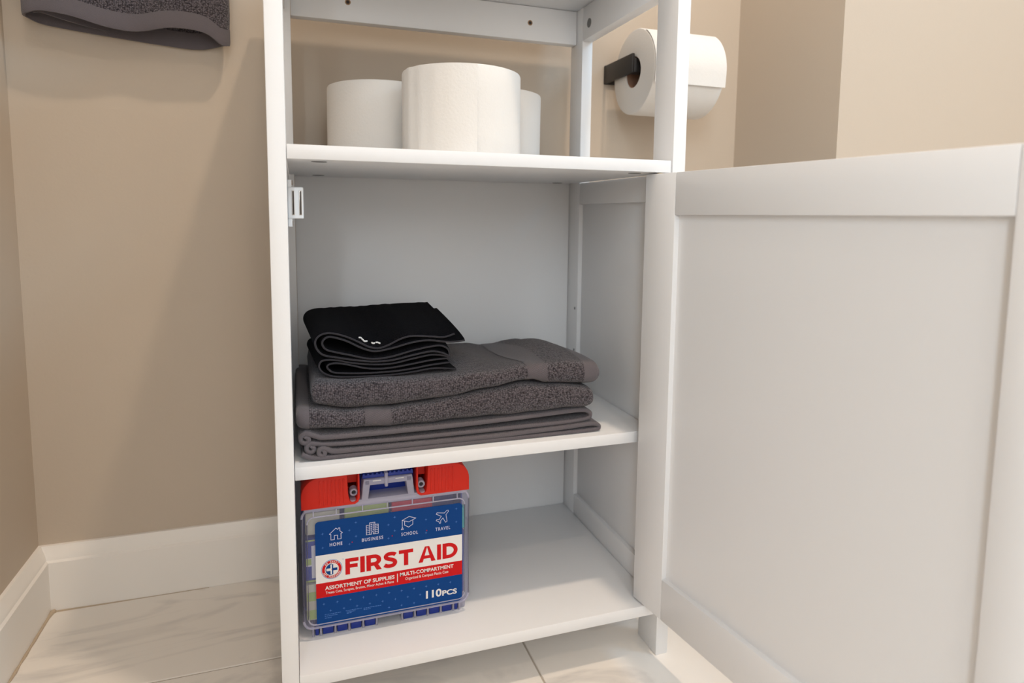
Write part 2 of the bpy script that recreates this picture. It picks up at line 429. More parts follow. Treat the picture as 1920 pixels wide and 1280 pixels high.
cyl('knob', p, q, .011, .022, BLACK, door, 24, .003)

# ------------------------------------------------------------------ toilet rolls
def roll_profile_mesh(name, c, axis_q, r, h, ri, m, parent, wob=.0006, seed=0):
    rnd = random.Random(seed); ph = [rnd.uniform(0, 6.28) for _ in range(4)]
    prof = [(ri, 0), (r-.0025, 0), (r-.0007, .0007), (r, .0026), (r, h*.25), (r, h*.5), (r, h*.75), (r, h-.0026), (r-.0007, h-.0007), (r-.0025, h), (ri, h)]
    seg = 96; n = len(prof); vs, fs = [], []
    for i in range(seg):
        a = 2*math.pi*i/seg
        for (rr, z) in prof:
            w = wob*(math.sin(2*a+ph[0])+.6*math.sin(3*a+ph[1]+z*20)) if rr > ri else 0
            vs.append(Vector(c)+axis_q @ Vector(((rr+w)*math.cos(a), (rr+w)*math.sin(a), z)))
    for i in range(seg):
        j = (i+1) % seg
        for k in range(n):
            k2 = (k+1) % n; fs.append((i*n+k, j*n+k, j*n+k2, i*n+k2))
    return mesh(name, vs, fs, m, parent, True)
I3 = Matrix.Identity(3)
def toilet_roll(x, y, r, h, label, seed, flap_a):
    t = empty('toilet_roll', (x, y, Z1), label, 'toilet roll', 'toilet rolls on the open shelf')
    roll_profile_mesh('paper', (x, y, Z1+.0002), I3, r, h, .0205, PAPER, t, .0007, seed)
    cyl('core', (x, y, Z1+.0004), (0, 0, 1), .0205, h-.002, CARD, t, 40, 0, .0193)
    # loose outer sheet ending in a soft edge
    vs, fs = [], []; n = 30
    for i in range(n):
        a = flap_a+math.radians(75)*i/(n-1); rr = r+.0004+.0012*(1-i/(n-1))**2*(1+.5*math.sin(i))
        for z in (.0006, h*.5, h-.0008): vs.append((x+rr*math.cos(a), y+rr*math.sin(a), Z1+z))
    for i in range(n-1):
        for k in range(2): fs.append((i*3+k, (i+1)*3+k, (i+1)*3+k+1, i*3+k+1))
    mesh('loose_sheet', vs, fs, PAPER, t)
    return t
toilet_roll(.2004, .09, .0646, .0912, 'white toilet roll standing foremost on the open shelf', 3, math.radians(195))
toilet_roll(.1262, .207, .0646, .0912, 'white toilet roll standing behind left of the foremost one', 5, math.radians(20))
toilet_roll(.2690, .207, .0640, .0935, 'white toilet roll half hidden behind right of the foremost one', 8, math.radians(100))

# roll on the wall holder
RX0, RY, RZ, RR, RL = .497, .245, .729, .0608, .116
qx = Matrix(((0, 0, 1), (1, 0, 0), (0, 1, 0)))     # local z -> world x
hang = empty('hanging_toilet_roll', (RX0+RL/2, RY, RZ), 'white toilet roll hanging on the black wall holder', 'toilet roll')
roll_profile_mesh('paper', (RX0, RY, RZ), qx, RR, RL, .0222, PAPER, hang, .0004, 11)
cyl('core', (RX0+.0015, RY, RZ), (1, 0, 0), .0222, RL-.003, CARD, hang, 40, 0, .021)
vs, fs = [], []; n = 40                            # end sheet folded over the front of the roll
arc = math.radians(150)
pts = []
for i in range(n):
    a = math.radians(120)+arc*0+math.radians(82)*i/(n-1)
    rr = RR+.0010+(.0030 if i > n-9 else 0)*((i-(n-9))/8)**2
    pts.append((RY+rr*math.cos(a), RZ+rr*math.sin(a)))
for th in (0, .0005):
    for (y, z) in pts:
        d = Vector((y-RY, z-RZ)).normalized()*th
        for k, xx in enumerate((RX0+.001, RX0+RL*.5, RX0+RL+.0005)): vs.append((xx, y+d.x, z+d.y))
for i in range(n-1):
    for k in range(2):
        fs.append((i*3+k, (i+1)*3+k, (i+1)*3+k+1, i*3+k+1)); o_ = n*3
        fs.append((o_+i*3+k, o_+i*3+k+1, o_+(i+1)*3+k+1, o_+(i+1)*3+k))
mesh('loose_sheet', vs, fs, PAPER, hang, fix=False)
hold = empty('paper_holder', (.493, YB, .745), 'matte black toilet paper holder on the tan wall', 'holder')
box('bracket', (.4905, RY-.008, .7268), (.4945, YB-.0005, .7545), BLACK, hold, .0008)
box('wall_plate', (.4903, YB-.004, .7262), (.5165, YB-.0002, .7550), BLACK, hold, .001)
box('arm', (.4940, RY-.008, .7275), (RX0+RL+.012, RY+.008, .7482), BLACK, hold, .0012)

# ------------------------------------------------------------------ folded cloth builders
def ribbon(name, path, th, y0, y1, ny, m, parent, dz=None, dx=None, sub=6, edge=.0012):
    P = crom(path, sub); n = len(P); N = []
    for i in range(n):
        t = (P[min(i+1, n-1)]-P[max(i-1, 0)]).normalized(); N.append(Vector((-t.y, t.x)))
    arc = [0]
    for i in range(1, n): arc.append(arc[-1]+(P[i]-P[i-1]).length)
    ys = [y0, y0+edge*.4, y0+edge*1.2]+[y0+edge*1.2+(y1-y0-edge*1.2)*j/ny for j in range(1, ny+1)]
    hs = [th*.22, th*.42, th*.5]+[th*.5]*ny
    vs, fs, uv = [], [], []
    for y, h in zip(ys, hs):
        v = (y-y0)/(y1-y0)
        for sgn in (1, -1):
            for i in range(n):
                tap = 1.0 if 2 < i < n-3 else .75
                q = P[i]+N[i]*h*sgn*tap
                vs.append((q.x+(dx(q.x, v) if dx else 0), y, q.y+(dz(q.x, v) if dz else 0))); uv.append((arc[i], y+(0 if sgn > 0 else .5)))
    m2 = 2*n
    for j in range(len(ys)-1):
        a, b_ = j*m2, (j+1)*m2
        for i in range(n-1):
            fs.append((a+i, a+i+1, b_+i+1, b_+i)); fs.append((a+n+i, b_+n+i, b_+n+i+1, a+n+i+1))
        fs.append((a, b_, b_+n, a+n)); fs.append((a+n-1, a+2*n-1, b_+2*n-1, b_+n-1))
    for i in range(n-1):
        fs.append((i, n+i, n+i+1, i+1)); L_ = (len(ys)-1)*m2; fs.append((L_+i, L_+i+1, L_+n+i+1, L_+n+i))
    return mesh(name, vs, fs, m, parent, True, uv, 60)
def hem_line(name, path, y, r, m, parent, sub=6):
    P = crom(path, sub); n = len(P); vs, fs, uv = [], [], []; seg = 8; arc = 0
    for i, p in enumerate(P):
        t = (P[min(i+1, n-1)]-P[max(i-1, 0)]).normalized(); nn = Vector((-t.y, t.x))
        if i: arc += (p-P[i-1]).length
        for k in range(seg):
            a = 2*math.pi*k/seg
            vs.append((p.x+nn.x*r*math.cos(a), y+r*.8*math.sin(a), p.y+nn.y*r*math.cos(a))); uv.append((arc, k*.0009))
    for i in range(n-1):
        for k in range(seg): fs.append((i*seg+k, i*seg+(k+1) % seg, (i+1)*seg+(k+1) % seg, (i+1)*seg+k))
    fs.append(list(range(seg))); fs.append([(n-1)*seg+k for k in range(seg)])
    return mesh(name, vs, fs, m, parent, True, uv, 80)

def slab(name, x0, x1, zb, zt, zback, yf, yb, m, parent, ns=150, lump=None, soft=.028, xs_off=None, sub_range=None, out=0.0, hump=None):
    """folded towel slab with a rounded fold towards the front; sub_range cuts a raised strip of the same surface."""
    nb, nf, ntp = 6, 22, 30
    vs, fs, uv = [], [], []
    cols = range(ns+1)
    secn = nb+nf+ntp
    for i in cols:
        s = i/ns
        if sub_range: x = sub_range[0]+(sub_range[1]-sub_range[0])*s; sfull = (x-x0)/(x1-x0)
        else: x = x0+(x1-x0)*s; sfull = s
        ee = (1-min(1, abs(2*sfull-1))**52)**(1/2.6)
        ee = max(ee, .02)
        b0, t0 = zb(x), zt(x); hgt = t0-b0; mid = b0+hgt*.5
        yfx = yf(x)
        pts = []
        for k in range(nb): pts.append((yb+(yfx+soft*.7-yb)*k/nb, b0))
        for k in range(nf):
            a = -math.pi/2+math.pi*k/(nf-1)
            ca, sa = math.cos(a), math.sin(a)
            pts.append((yfx+soft*.7-soft*.7*abs(ca)**.75, mid+hgt/2*(abs(sa)**.8)*(1 if sa > 0 else -1)))
        for k in range(1, ntp+1):
            v = k/ntp; y = yfx+soft*.7+(yb-yfx-soft*.7)*v
            z = t0+(zback(x)-t0)*(v*v*(3-2*v))+(hump(x, v) if hump else 0)
            pts.append((y, z))
        arc = 0; prev = None
        cyv = (yfx+yb)/2
        for k, (y, z) in enumerate(pts):
            if prev: arc += math.hypot(y-prev[0], z-prev[1])
            prev = (y, z)
            z2 = mid+(z-mid)*ee; y2 = y if k < nb else cyv+(y-cyv)*(.94+.06*ee)
            if lump: z2 += lump(x, y)*(1 if k >= nb else 0)*ee
            if out:
                # outward direction
                if k < nb: dv = (0, -1)
                elif k < nb+nf:
                    a = -math.pi/2+math.pi*(k-nb)/(nf-1); dv = (-math.cos(a), math.sin(a))
                else: dv = (0, 1)
                y2 += dv[0]*out; z2 += dv[1]*out
            vs.append((x+(xs_off(y) if xs_off else 0), y2, z2)); uv.append((x, arc))
    for i in range(ns):
        for k in range(secn-1):
            fs.append((i*secn+k, (i+1)*secn+k, (i+1)*secn+k+1, i*secn+k+1))
        if not sub_range: fs.append((i*secn+secn-1, (i+1)*secn+secn-1, (i+1)*secn, i*secn))
    if not sub_range:
        fs.append(list(range(secn))[::-1]); fs.append([ns*secn+k for k in range(secn)])
    return mesh(name, vs, fs, m, parent, True, uv, 75, fix=not sub_range)

# ------------------------------------------------------------------ lower grey towel
TA_BOT = interp([(.0182, .2985), (.0413, .2962), (.0892, .2925), (.1169, .2918), (.1511, .2919), (.1924, .2926), (.2415, .2935), (.2929, .2950), (.3432, .2958)])
TA_TOPT = [(.0187, .3226), (.0366, .3194), (.068, .3138), (.106, .3116), (.1397, .315), (.1804, .3187), (.2226, .3243), (.2569, .3296), (.2923, .3257), (.3188, .3231), (.3446, .3206)]
TA_TOP = interp(TA_TOPT)
ta = empty('folded_towel', (.18, .13, Z2), 'dark grey terry towel folded at the bottom of the pile', 'towel', 'grey towels on the middle shelf')
lumpA = lambda x, y: .0006*math.sin(x*60+y*40)+.0005*math.sin(x*143+1)
slab('fold', .0180, .3480, TA_BOT, TA_TOP, lambda x: TA_TOP(x)-.002, lambda x: .043+.004*math.sin(x*14), .262, GREY_T, ta, lump=lumpA)
slab('dobby_band', .0180, .3480, TA_BOT, TA_TOP, lambda x: TA_TOP(x)-.002, lambda x: .043+.004*math.sin(x*14), .262, GREY_W, ta, 12, lumpA, sub_range=(.0867, .1142), out=.0005)
slab('hem_band', .0180, .3480, TA_BOT, TA_TOP, lambda x: TA_TOP(x)-.002, lambda x: .043+.004*math.sin(x*14), .262, GREY_HEM, ta, 12, lumpA, sub_range=(.0186, .0312), out=.0006)
def spiral(c, r, a0, turns, n=16, dirn=1):
    return [(c[0]+(r*(1-.75*i/n))*math.cos(a0+dirn*turns*2*math.pi*i/n), c[1]+(r*(1-.75*i/n))*math.sin(a0+dirn*turns*2*math.pi*i/n)) for i in range(n+1)]
LT = .0050
R1 = [(.0837, .2885), (.1282, .2887), (.1804, .2889), (.2415, .2903), (.2929, .2921), (.3296, .2931), (.3419, .2908), (.3448, .2860), (.3387, .2822), (.3064, .2803), (.2416, .2800), (.1804, .2798), (.1281, .2797), (.0836, .2806)]
s1 = spiral((.0272, .2892), .0060, math.radians(70), 1.15)      # ends rolled up at the left
s2 = spiral((.0325, .2787), .0058, math.radians(60), 1.15)
path1 = s1[::-1]+[(.0375, .2912), (.0464, .2890)]+R1+[(.0473, .2818), (.040, .2830)]+s2
zc = Z2+.0026
R2 = [(.0945, .2739), (.151, .2737), (.1985, .2733), (.2355, .2735), (.2737, .2744), (.3132, .2752), (.3402, .2764), (.3513, .2754), (.3551, .2716), (.3487, zc+.0003), (.3066, zc), (.2418, zc), (.151, zc), (.0944, zc), (.046, zc), (.0320, zc+.0012), (.0232, .2748)]
s3 = spiral((.0434, .2745), .0046, math.radians(60), 1.1)
path2 = s3[::-1]+[(.0520, .2752), (.060, .2743)]+R2
wav = lambda x, v: .0008*math.sin(x*40+v*5)*v
for pth, yy0 in ((path1, .0455), (path2, .0425)):
    ribbon('folded_layer', pth, LT, yy0, .25, 8, GREY_SOFT, ta, wav, sub=5)
    hem_line('hem', pth, yy0, .0025, GREY_HEM, ta, 5)

# ------------------------------------------------------------------ upper grey towel
TB_BOT = interp([(.0341, .3206), (.0683, .3145), (.1066, .3123), (.1406, .3157), (.1816, .3195), (.2241, .3251), (.2586, .3311), (.2746, .3330), (.2943, .3272), (.321, .3236), (.3545, .3218)])
TB_TOP = interp([(.0333, .3475), (.0636, .3445), (.1069, .3425), (.1522, .3425), (.1875, .3440), (.2301, .3450), (.2615, .3500), (.2808, .3520), (.3137, .3518), (.3545, .3490)])
TB_BACK = interp([(.0355, .348), (.1149, .345), (.2289, .3405), (.2438, .3400), (.2628, .3365), (.282, .3385), (.2975, .342), (.3171, .343), (.3452, .338), (.36, .334)])
tb = empty('folded_towel', (.19, .14, .3205), 'dark grey terry towel lying under the black washcloths', 'towel', 'grey towels on the middle shelf')
lumpB = lambda x, y: .0007*math.sin(x*55+y*30)+.0005*math.sin(x*120+2)
humpB = lambda x, v: math.sin(math.pi*min(1, v*1.05))*(.011*math.exp(-((x-.318)/.032)**2)-.006*math.exp(-((x-.262)/.02)**2)+.006*math.exp(-((x-.215)/.028)**2))
YFB = lambda x: .047+.004*math.sin(x*13+.6)
argsB = (.0330, .3560, TB_BOT, TB_TOP, TB_BACK, YFB, .240)
slab('fold', *argsB, GREY_T, tb, lump=lumpB, hump=humpB)
slab('dobby_band', *argsB, GREY_W, tb, 12, lumpB, hump=humpB, sub_range=(.2655, .2895), out=.0005)
slab('hem_band', *argsB, GREY_HEM, tb, 12, lumpB, hump=humpB, sub_range=(.3350, .3553), out=.0004)

# ------------------------------------------------------------------ black washcloths
CU = [(.1866, .3868), (.1749, .3835), (.1601, .3848), (.1394, .3863), (.1271, .3838), (.115, .3782), (.1039, .375), (.0931, .3771), (.0833, .3825), (.0718, .3883), (.0604, .3923), (.0509, .3937), (.0429, .3911), (.039, .3853), (.0403, .3778), (.0467, .3709), (.0599, .3674), (.0792, .3634), (.0988, .3607), (.1188, .3612), (.1393, .3651), (.1601, .3682), (.1727, .3659), (.1802, .3625), (.1793, .3695), (.1717, .3739), (.1601, .3737), (.1393, .3702), (.1189, .3653), (.1038, .3635), (.0909, .3645), (.0754, .3687), (.0581, .3733), (.0492, .3768), (.0458, .383), (.0489, .3883), (.0556, .3894), (.0698, .3847), (.0833, .3774), (.093, .3733), (.1019, .3718), (.119, .3744), (.1394, .3793), (.158, .3807), (.1812, .3776), (.1984, .3786)]
CL = [(.1888, .3462), (.1759, .3480), (.16, .3487), (.1392, .3462), (.1187, .3448), (.0887, .3448), (.0596, .3466), (.0477, .3508), (.0425, .3572), (.0442, .3636), (.0514, .3652), (.0618, .3640), (.0753, .3606), (.0988, .3572), (.1188, .3572), (.1393, .3609), (.1601, .3641), (.1738, .3627), (.1812, .3600), (.1738, .3590), (.16, .3582), (.1392, .3552), (.1188, .3527), (.1037, .3522), (.0888, .3540), (.0752, .3578), (.0627, .3608), (.0545, .3608), (.0505, .3585), (.0521, .3548), (.0596, .3508), (.0888, .3484), (.1187, .3484), (.1392, .3500), (.16, .3528), (.1812, .3545)]
TOPL = interp(sorted(CU[:12]))
def sag(x, v):
    xx = min(max(x, .045), .187)
    return (.4035+.03*(xx-.048)-TOPL(xx))*(v**.75)
def sag2(x, v): return .006*math.exp(-((x-.103)/.035)**2)*v+.004*v
def skew(x, v): return -.009*v
YC0 = .066
wu = empty('folded_washcloth', (.11, .12, .366), 'black folded washcloth on top of the whole pile', 'washcloth', 'black washcloths')
ribbon('cloth', CU, .0027, YC0, .175, 14, BLACK_T, wu, sag, skew, 5)
hem_line('hem', CU, YC0, .00095, BLACK_HEM, wu, 5)
wl = empty('folded_washcloth', (.11, .12, .345), 'black folded washcloth between the grey towel and the top washcloth', 'washcloth', 'black washcloths')
ribbon('cloth', CL, .0026, YC0+.001, .170, 12, BLACK_T, wl, sag2, skew, 5)
hem_line('hem', CL, YC0+.001, .0009, BLACK_HEM, wl, 5)
THREAD = mat('white_thread', (.85, .84, .82), .8, .2)
bmk = bmesh.new()
def zfront(x):
    f = interp(sorted([(a, b_) for a, b_ in CU[:12]])); return f(x)
for seg_ in ([(.0835, .0700), (.0855, .0712), (.0872, .0690), (.0890, .0676), (.0905, .0690), (.0922, .0704)], [(.0965, .0688), (.0985, .0680), (.1000, .0690)], [(.1010, .0702), (.1030, .0706), (.1048, .0692), (.1056, .0684)]):
    for (xa, ya), (xb, yb_) in zip(seg_, seg_[1:]):
        za = zfront(xa)+.0026+sag(xa, (ya-YC0)/.109); zb_ = zfront(xb)+.0026+sag(xb, (yb_-YC0)/.109)
        a = Vector((xa, ya, za)); c = Vector((xb, yb_, zb_)); d = c-a
        q = d.to_track_quat('X', 'Z').to_matrix().to_4x4(); q.translation = (a+c)/2
        add_box(bmk, (-d.length*.6, -.0005, -.0008), (d.length*.6, .0005, .0008), .0003, 1, q)
bm_obj('embroidery', bmk, THREAD, wu)

# ------------------------------------------------------------------ towel hanging at the top left
hb = [(-.2784, .7481), (-.2681, .7418), (-.2492, .7387), (-.2272, .7366), (-.1934, .7329), (-.1527, .7291), (-.1106, .7264), (-.0732, .7258), (-.0603, .7330)]
hf = [(-.2742, .7456), (-.2708, .7440), (-.2524, .7480), (-.2234, .7451), (-.1856, .7368), (-.1548, .7356), (-.117, .7425), (-.0814, .7410), (-.0606, .7290), (-.0542, .7300)]
HB, HF = interp(hb), interp(hf)
ring = []
for x, y in ((-.272, .306), (-.269, .296), (-.252, .291), (-.222, .290), (-.186, .294), (-.155, .298), (-.117, .292), (-.081, .294), (-.062, .300), (-.054, .308)):
    ring.append((x, y, HF(x)))
for x, y in ((-.0545, .3155), (-.062, .3215), (-.090, .3245), (-.13, .3250), (-.19, .3250), (-.235, .3248), (-.262, .3240), (-.275, .3205), (-.276, .3135)):
    ring.append((x, y, HB(x)))
def hang_tube(name, ring, zlo, zhi, m, parent, th=.0045, closed=True, nz=16, bulge=0):
    P = crom(ring, 6, closed); n = len(P); vs, fs, uv = [], [], []
    arc = [0]
    for i in range(1, n): arc.append(arc[-1]+(Vector(P[i][:2])-Vector(P[i-1][:2])).length)
    Ns = []
    for i in range(n):
        a = P[(i+1) % n] if closed else P[min(i+1, n-1)]; c = P[i-1] if closed else P[max(i-1, 0)]
        t = Vector((a[0]-c[0], a[1]-c[1])).normalized(); Ns.append(Vector((t.y, -t.x)))
    for j in range(nz+1):
        v = j/nz
        for sgn in (1, -1):
            for i in range(n):
                zb_ = P[i][2]
                z = zlo(zb_)+(zhi(zb_)-zlo(zb_))*v
                k = min(1, max(0, (z-.74)/.36))
                y = P[i][1]+((.287 if P[i][1] < .309 else .321)-P[i][1])*k
                hth = th/2+bulge
                if j == 0: hth *= .6
                q = Vector((P[i][0], y))+Ns[i]*hth*sgn
                vs.append((q.x, q.y, z)); uv.append((arc[i], z))
    m2 = 2*n; R = range(n if closed else n-1)
    for j in range(nz):
        a, c = j*m2, (j+1)*m2
        for i in R:
            i2 = (i+1) % n
            fs.append((a+i, a+i2, c+i2, c+i)); fs.append((a+n+i, c+n+i, c+n+i2, a+n+i2))
        if not closed:
            fs.append((a, c, c+n, a+n)); fs.append((a+n-1, a+2*n-1, c+2*n-1, c+n-1))
    for i in R:
        i2 = (i+1) % n
        fs.append((i, n+i, n+i2, i2)); t_ = nz*m2; fs.append((t_+i, t_+i2, t_+n+i2, t_+n+i))
    return mesh(name, vs, fs, m, parent, True, uv, 70)
ht = empty('hanging_towel', (-.165, .295, .73), 'dark grey towel hanging over the tan back wall', 'towel')
hang_tube('body', ring, lambda z: z+.0195, lambda z: 1.15, GREY_T, ht, th=.0040, nz=24)
hang_tube('hem_band', ring, lambda z: z, lambda z: z+.020, GREY_HEM, ht, th=.0034, nz=5)
inner = [(-.2620, .302, .7455), (-.254, .2985, .7455), (-.242, .302, .7430), (-.225, .3095, .7400), (-.205, .3155, .7370), (-.190, .3195, .736)]
hang_tube('inner_fold', inner, lambda z: z+.002, lambda z: 1.12, GREY_HEM, ht, th=.003, closed=False, nz=8)
bar = empty('towel_bar', (-.165, YB, 1.135), 'black towel bar carrying the hanging grey towel', 'towel bar')
tube('rail', [(-.285+.24*i/10, 0.304, 1.135) for i in range(11)], .006, BLACK, bar, 16)
for x in (-.283, -.047): cyl('bracket', (x, YB-.0005, 1.135), (0, -1, 0), .008, .032, BLACK, bar, 20, .001)

# ------------------------------------------------------------------ first aid case
KX0, KX1, KZ0, KZ1, KY = .0206, .2003, .0790, .2122, .050
kit = empty('first_aid_case', ((KX0+KX1)/2, .085, Z3), 'clear and blue first aid case with red corners on the bottom shelf', 'first aid kit')
def rrect(x0, x1, z0, z1, r, n=6):
    out = []
    for cx_, cz_, a0 in ((x1-r, z1-r, 0), (x0+r, z1-r, 90), (x0+r, z0+r, 180), (x1-r, z0+r, 270)):
        for k in range(n+1):
            a = math.radians(a0+90*k/n); out.append((cx_+r*math.cos(a), cz_+r*math.sin(a)))
    return out
def shell(name, outl, y0, y1, th, m, parent, lip=.0):
    """open tray: front skin plus side walls."""
    cxm = sum(p[0] for p in outl)/len(outl); czm = sum(p[1] for p in outl)/len(outl)
    def inset(d): return [(p[0]+(-1 if p[0] > cxm else 1)*d, p[1]+(-1 if p[1] > czm else 1)*d) for p in outl]
    loops = [(inset(.0035), y0), (inset(.0009), y0+.0009), (outl, y0+.0035), (outl, y1), (inset(th), y1), (inset(th), y0+th+.002), (inset(th+.003), y0+th)]
    vs, fs = [], []; n = len(outl)
    for lp, y in loops:
        for x, z in lp: vs.append((x, y, z))
    for k in range(len(loops)-1):
        for i in range(n): fs.append((k*n+i, k*n+(i+1) % n, (k+1)*n+(i+1) % n, (k+1)*n+i))
    fs.append(list(range(n))); fs.append([(len(loops)-1)*n+i for i in range(n)][::-1])
    return mesh(name, vs, fs, m, parent)
cover = shell('front_cover', rrect(KX0, KX1, KZ0, KZ1, .010), KY, KY+.034, .0014, CLEAR, kit)
# raised rim lines of the cover
rim = [(x, KY+.0026, z) for x, z in rrect(KX0+.0008, KX1-.0008, KZ0+.0008, KZ1-.0008, .0095)]
tube('rim', rim, .0013, CLEAR2, cover, 8, True)
rim = [(x, KY+.0002, z) for x, z in rrect(KX0+.0058, KX1-.0058, KZ0+.0058, KZ1-.0090, .007)]
tube('rim', rim, .0008, CLEAR2, cover, 8, True)
bm = bmesh.new()
tray = prism('back_tray', rrect(KX0, KX1, KZ0, KZ1, .010), KY+.072, KY+.075, BLUE, kit, .0008)
vs, fs = [], []; n_ = 28
o1 = rrect(KX0, KX1, KZ0, KZ1, .010); o2 = rrect(KX0+.0016, KX1-.0016, KZ0+.0016, KZ1-.0016, .0086); n_ = len(o1)
for lp, y in ((o1, KY+.0345), (o1, KY+.0722), (o2, KY+.0722), (o2, KY+.0345)):
    for x, z in lp: vs.append((x, y, z))
for k in range(4):
    for i in range(n_): fs.append((k*n_+i, k*n_+(i+1) % n_, ((k+1) % 4)*n_+(i+1) % n_, ((k+1) % 4)*n_+i))
mesh('tray_wall', vs, fs, BLUE, tray)
# packets inside, visible round the label
def packet(name, x0, x1, z0, z1, y0, y1, m, rz=0):
    bm = bmesh.new(); add_box(bm, (x0, y0, z0), (x1, y1, z1), .0016, 2); return bm_obj(name, bm, m, kit)
packet('packet', .0245, .075, .128, .176, KY+.008, KY+.020, BLUE)
packet('packet', .0245, .070, .0860, .1265, KY+.007, KY+.020, CREAMP)
packet('packet', .0250, .060, .1800, .2045, KY+.009, KY+.022, CREAMP)
packet('packet', .0650, .1120, .1800, .2050, KY+.010, KY+.022, GREENP)
packet('packet', .1150, .1600, .178, .2045, KY+.009, KY+.020, LRED)
packet('packet', .1780, .1975, .1640, .1890, KY+.007, KY+.016, TEALP)
packet('packet', .1150, .1965, .0860, .1610, KY+.010, KY+.022, BLUE)
yp = KY+.0077
flat('packet_print', [[(.0252, .1465), (.036, .1465), (.036, .1555), (.0252, .1555)], [(.0305, .1330), (.0385, .1330), (.0385, .1690), (.0305, .1690)]], yp, LWHITE, kit)
flat('packet_print', [[(.0250, .1480), (.0302, .1480), (.0302, .1550), (.0250, .1550)], [(.0250, .1740), (.034, .1740), (.034, .1757), (.0250, .1757)], [(.0250, .1290), (.036, .1290), (.036, .1310), (.0250, .1310)]], yp-.0001, GREENP, kit)
flat('packet_print', [[(.0252, .1080), (.036, .1080), (.036, .1180), (.0252, .1180)], [(.0252, .0875), (.036, .0875), (.036, .0980), (.0252, .0980)]], KY+.0067, GREENP, kit)
# red corner caps
def cap_outline(pts, n=5): return [tuple(p) for p in crom(pts, n, True)]
def arc_pts(cx_, cz_, r, a0, a1, n=6): return [(cx_+r*math.cos(math.radians(a0+(a1-a0)*i/n)), cz_+r*math.sin(math.radians(a0+(a1-a0)*i/n))) for i in range(n+1)]
KT = .2452
slotL = arc_pts(.0735, .2190, .0042, 0, -180, 8)
capL = [(.0212, .2122)]+[(.0212, .2230)]+[(.0212+.0190*(1-math.cos(math.radians(a))), .2262+.0190*math.sin(math.radians(a))) for a in range(0, 91, 12)]+[(.0400, KT), (.0676, KT), (.0686, .2240)]+slotL[::-1][1:]+[(.0784, .2240), (.0784, KT), (.0803, KT), (.0806, .2185), (.0790, .2145), (.0755, .2122)]
capR = [(.2209-x, z) for x, z in capL]
for nm, c in (('L', capL), ('R', capR)):
    cp = prism('corner_cap', c, KY-.0006, KY+.033, RED, kit, .0009)
    cb = prism('cap_back', [(x, z) for x, z in (capL if nm == 'L' else capR) if True], KY+.040, KY+.074, RED, cp, .0009)
    xs = (.0690, .0780) if nm == 'L' else (.1429, .1519)
    box('slot_wall', (xs[0]-.0006, KY+.016, .2300), (xs[1]+.0006, KY+.0335, KT-.0003), RED, cp, 0)
    for k in range(7):                      # grip ribs on the cap
        x = (.0400+.0040*k) if nm == 'L' else (.2209-.0400-.0040*k)
        box('grip_rib', (x-.0008, KY-.0012, .2150), (x+.0008, KY+.0002, KT-.0035), RED, cp, .0005)
# translucent carrying handle with its opening, screws and ribs
HZ0, HZ1 = .2100, .2400
bar_pts = []
box('handle_base', (.0235, KY+.0006, .2085), (.1974, KY+.030, .2160), CLEAR2, kit, .0010)
prism('handle_leg', [(.0822, .2150), (.0892, .2150), (.0912, .2300), (.0912, .2368), (.0848, .2368), (.0838, .2310)], KY+.0006, KY+.020, CLEAR2, kit, .0008)
prism('handle_leg', [(.2209-x, z) for x, z in ((.0822, .2150), (.0892, .2150), (.0912, .2300), (.0912, .2368), (.0848, .2368), (.0838, .2310))], KY+.0006, KY+.020, CLEAR2, kit, .0008)
hbar = box('handle_bar', (.0850, KY+.0006, .2302), (.1360, KY+.012, .2366), CLEAR2, kit, .0010)
for x in (.0985, .1225): box('bar_slot', (x-.0045, KY-.0002, .2346), (x+.0045, KY+.0010, .2356), LWHITE, hbar, .0003)
box('clip', (.1065, KY-.0014, .2275), (.1100, KY+.036, .2428), CLEAR2, kit, .0008)
hb_ = prism('rear_handle', [(.0800, .2122), (.1409, .2122), (.1409, .2300), (.1378, KT), (.0831, KT), (.0800, .2300)], KY+.0215, KY+.070, BLUE, kit, .0012)
for k in range(12):
    x = .0850+.00463*k
    box('handle_rib', (x-.0012, KY+.0030, .2400), (x+.0012, KY+.0225, .2424), BLUE, hb_, .0006)
box('handle_shelf', (.0835, KY+.0034, .2372), (.1375, KY+.022, .2408), BLUE, hb_, .0005)
for x in (.0745, .1464):
    cyl('screw_boss', (x, KY+.0035, .2237), (0, 1, 0), .0042, .010, CLEAR2, kit, 24, .0005, .0023)
    cyl('screw_hole', (x, KY+.0060, .2237), (0, 1, 0), .0023, .002, DARK, kit, 16)
for x in (.0330, .0560, .0830, .1090, .1360, .1590, .1860):
    box('cover_rib', (x-.0006, KY-.0006, .2035), (x+.0006, KY+.0010, .2100), CLEAR2, cover, .0002)
# hinge knuckles under the case
tabs = [.0327, .0365, .0404, .0517, .0553, .0665, .0698, .0812, .0846, .0961, .127, .1378, .1417, .1529, .1561, .1679, .1709, .1823, .1854, .1892]
for a, c in zip(tabs[::2], tabs[1::2]):
    box('hinge_knuckle', (a, KY+.010, Z3+.0004), (c, KY+.030, KZ0+.001), BLUE, kit, .0010)
gaps = [.0305, .0385, .0535, .0681, .0829, .0975, .1254, .1397, .1545, .1694, .1838, .1910]
for x in gaps:
    box('hinge_leaf', (x-.0011, KY+.0085, Z3+.0002), (x+.0011, KY+.031, KZ0+.001), CLEAR2, kit, .0005)
box('hinge_block', (.1905, KY+.012, Z3+.0002), (.1990, KY+.040, KZ0+.001), CLEAR2, kit, .002)

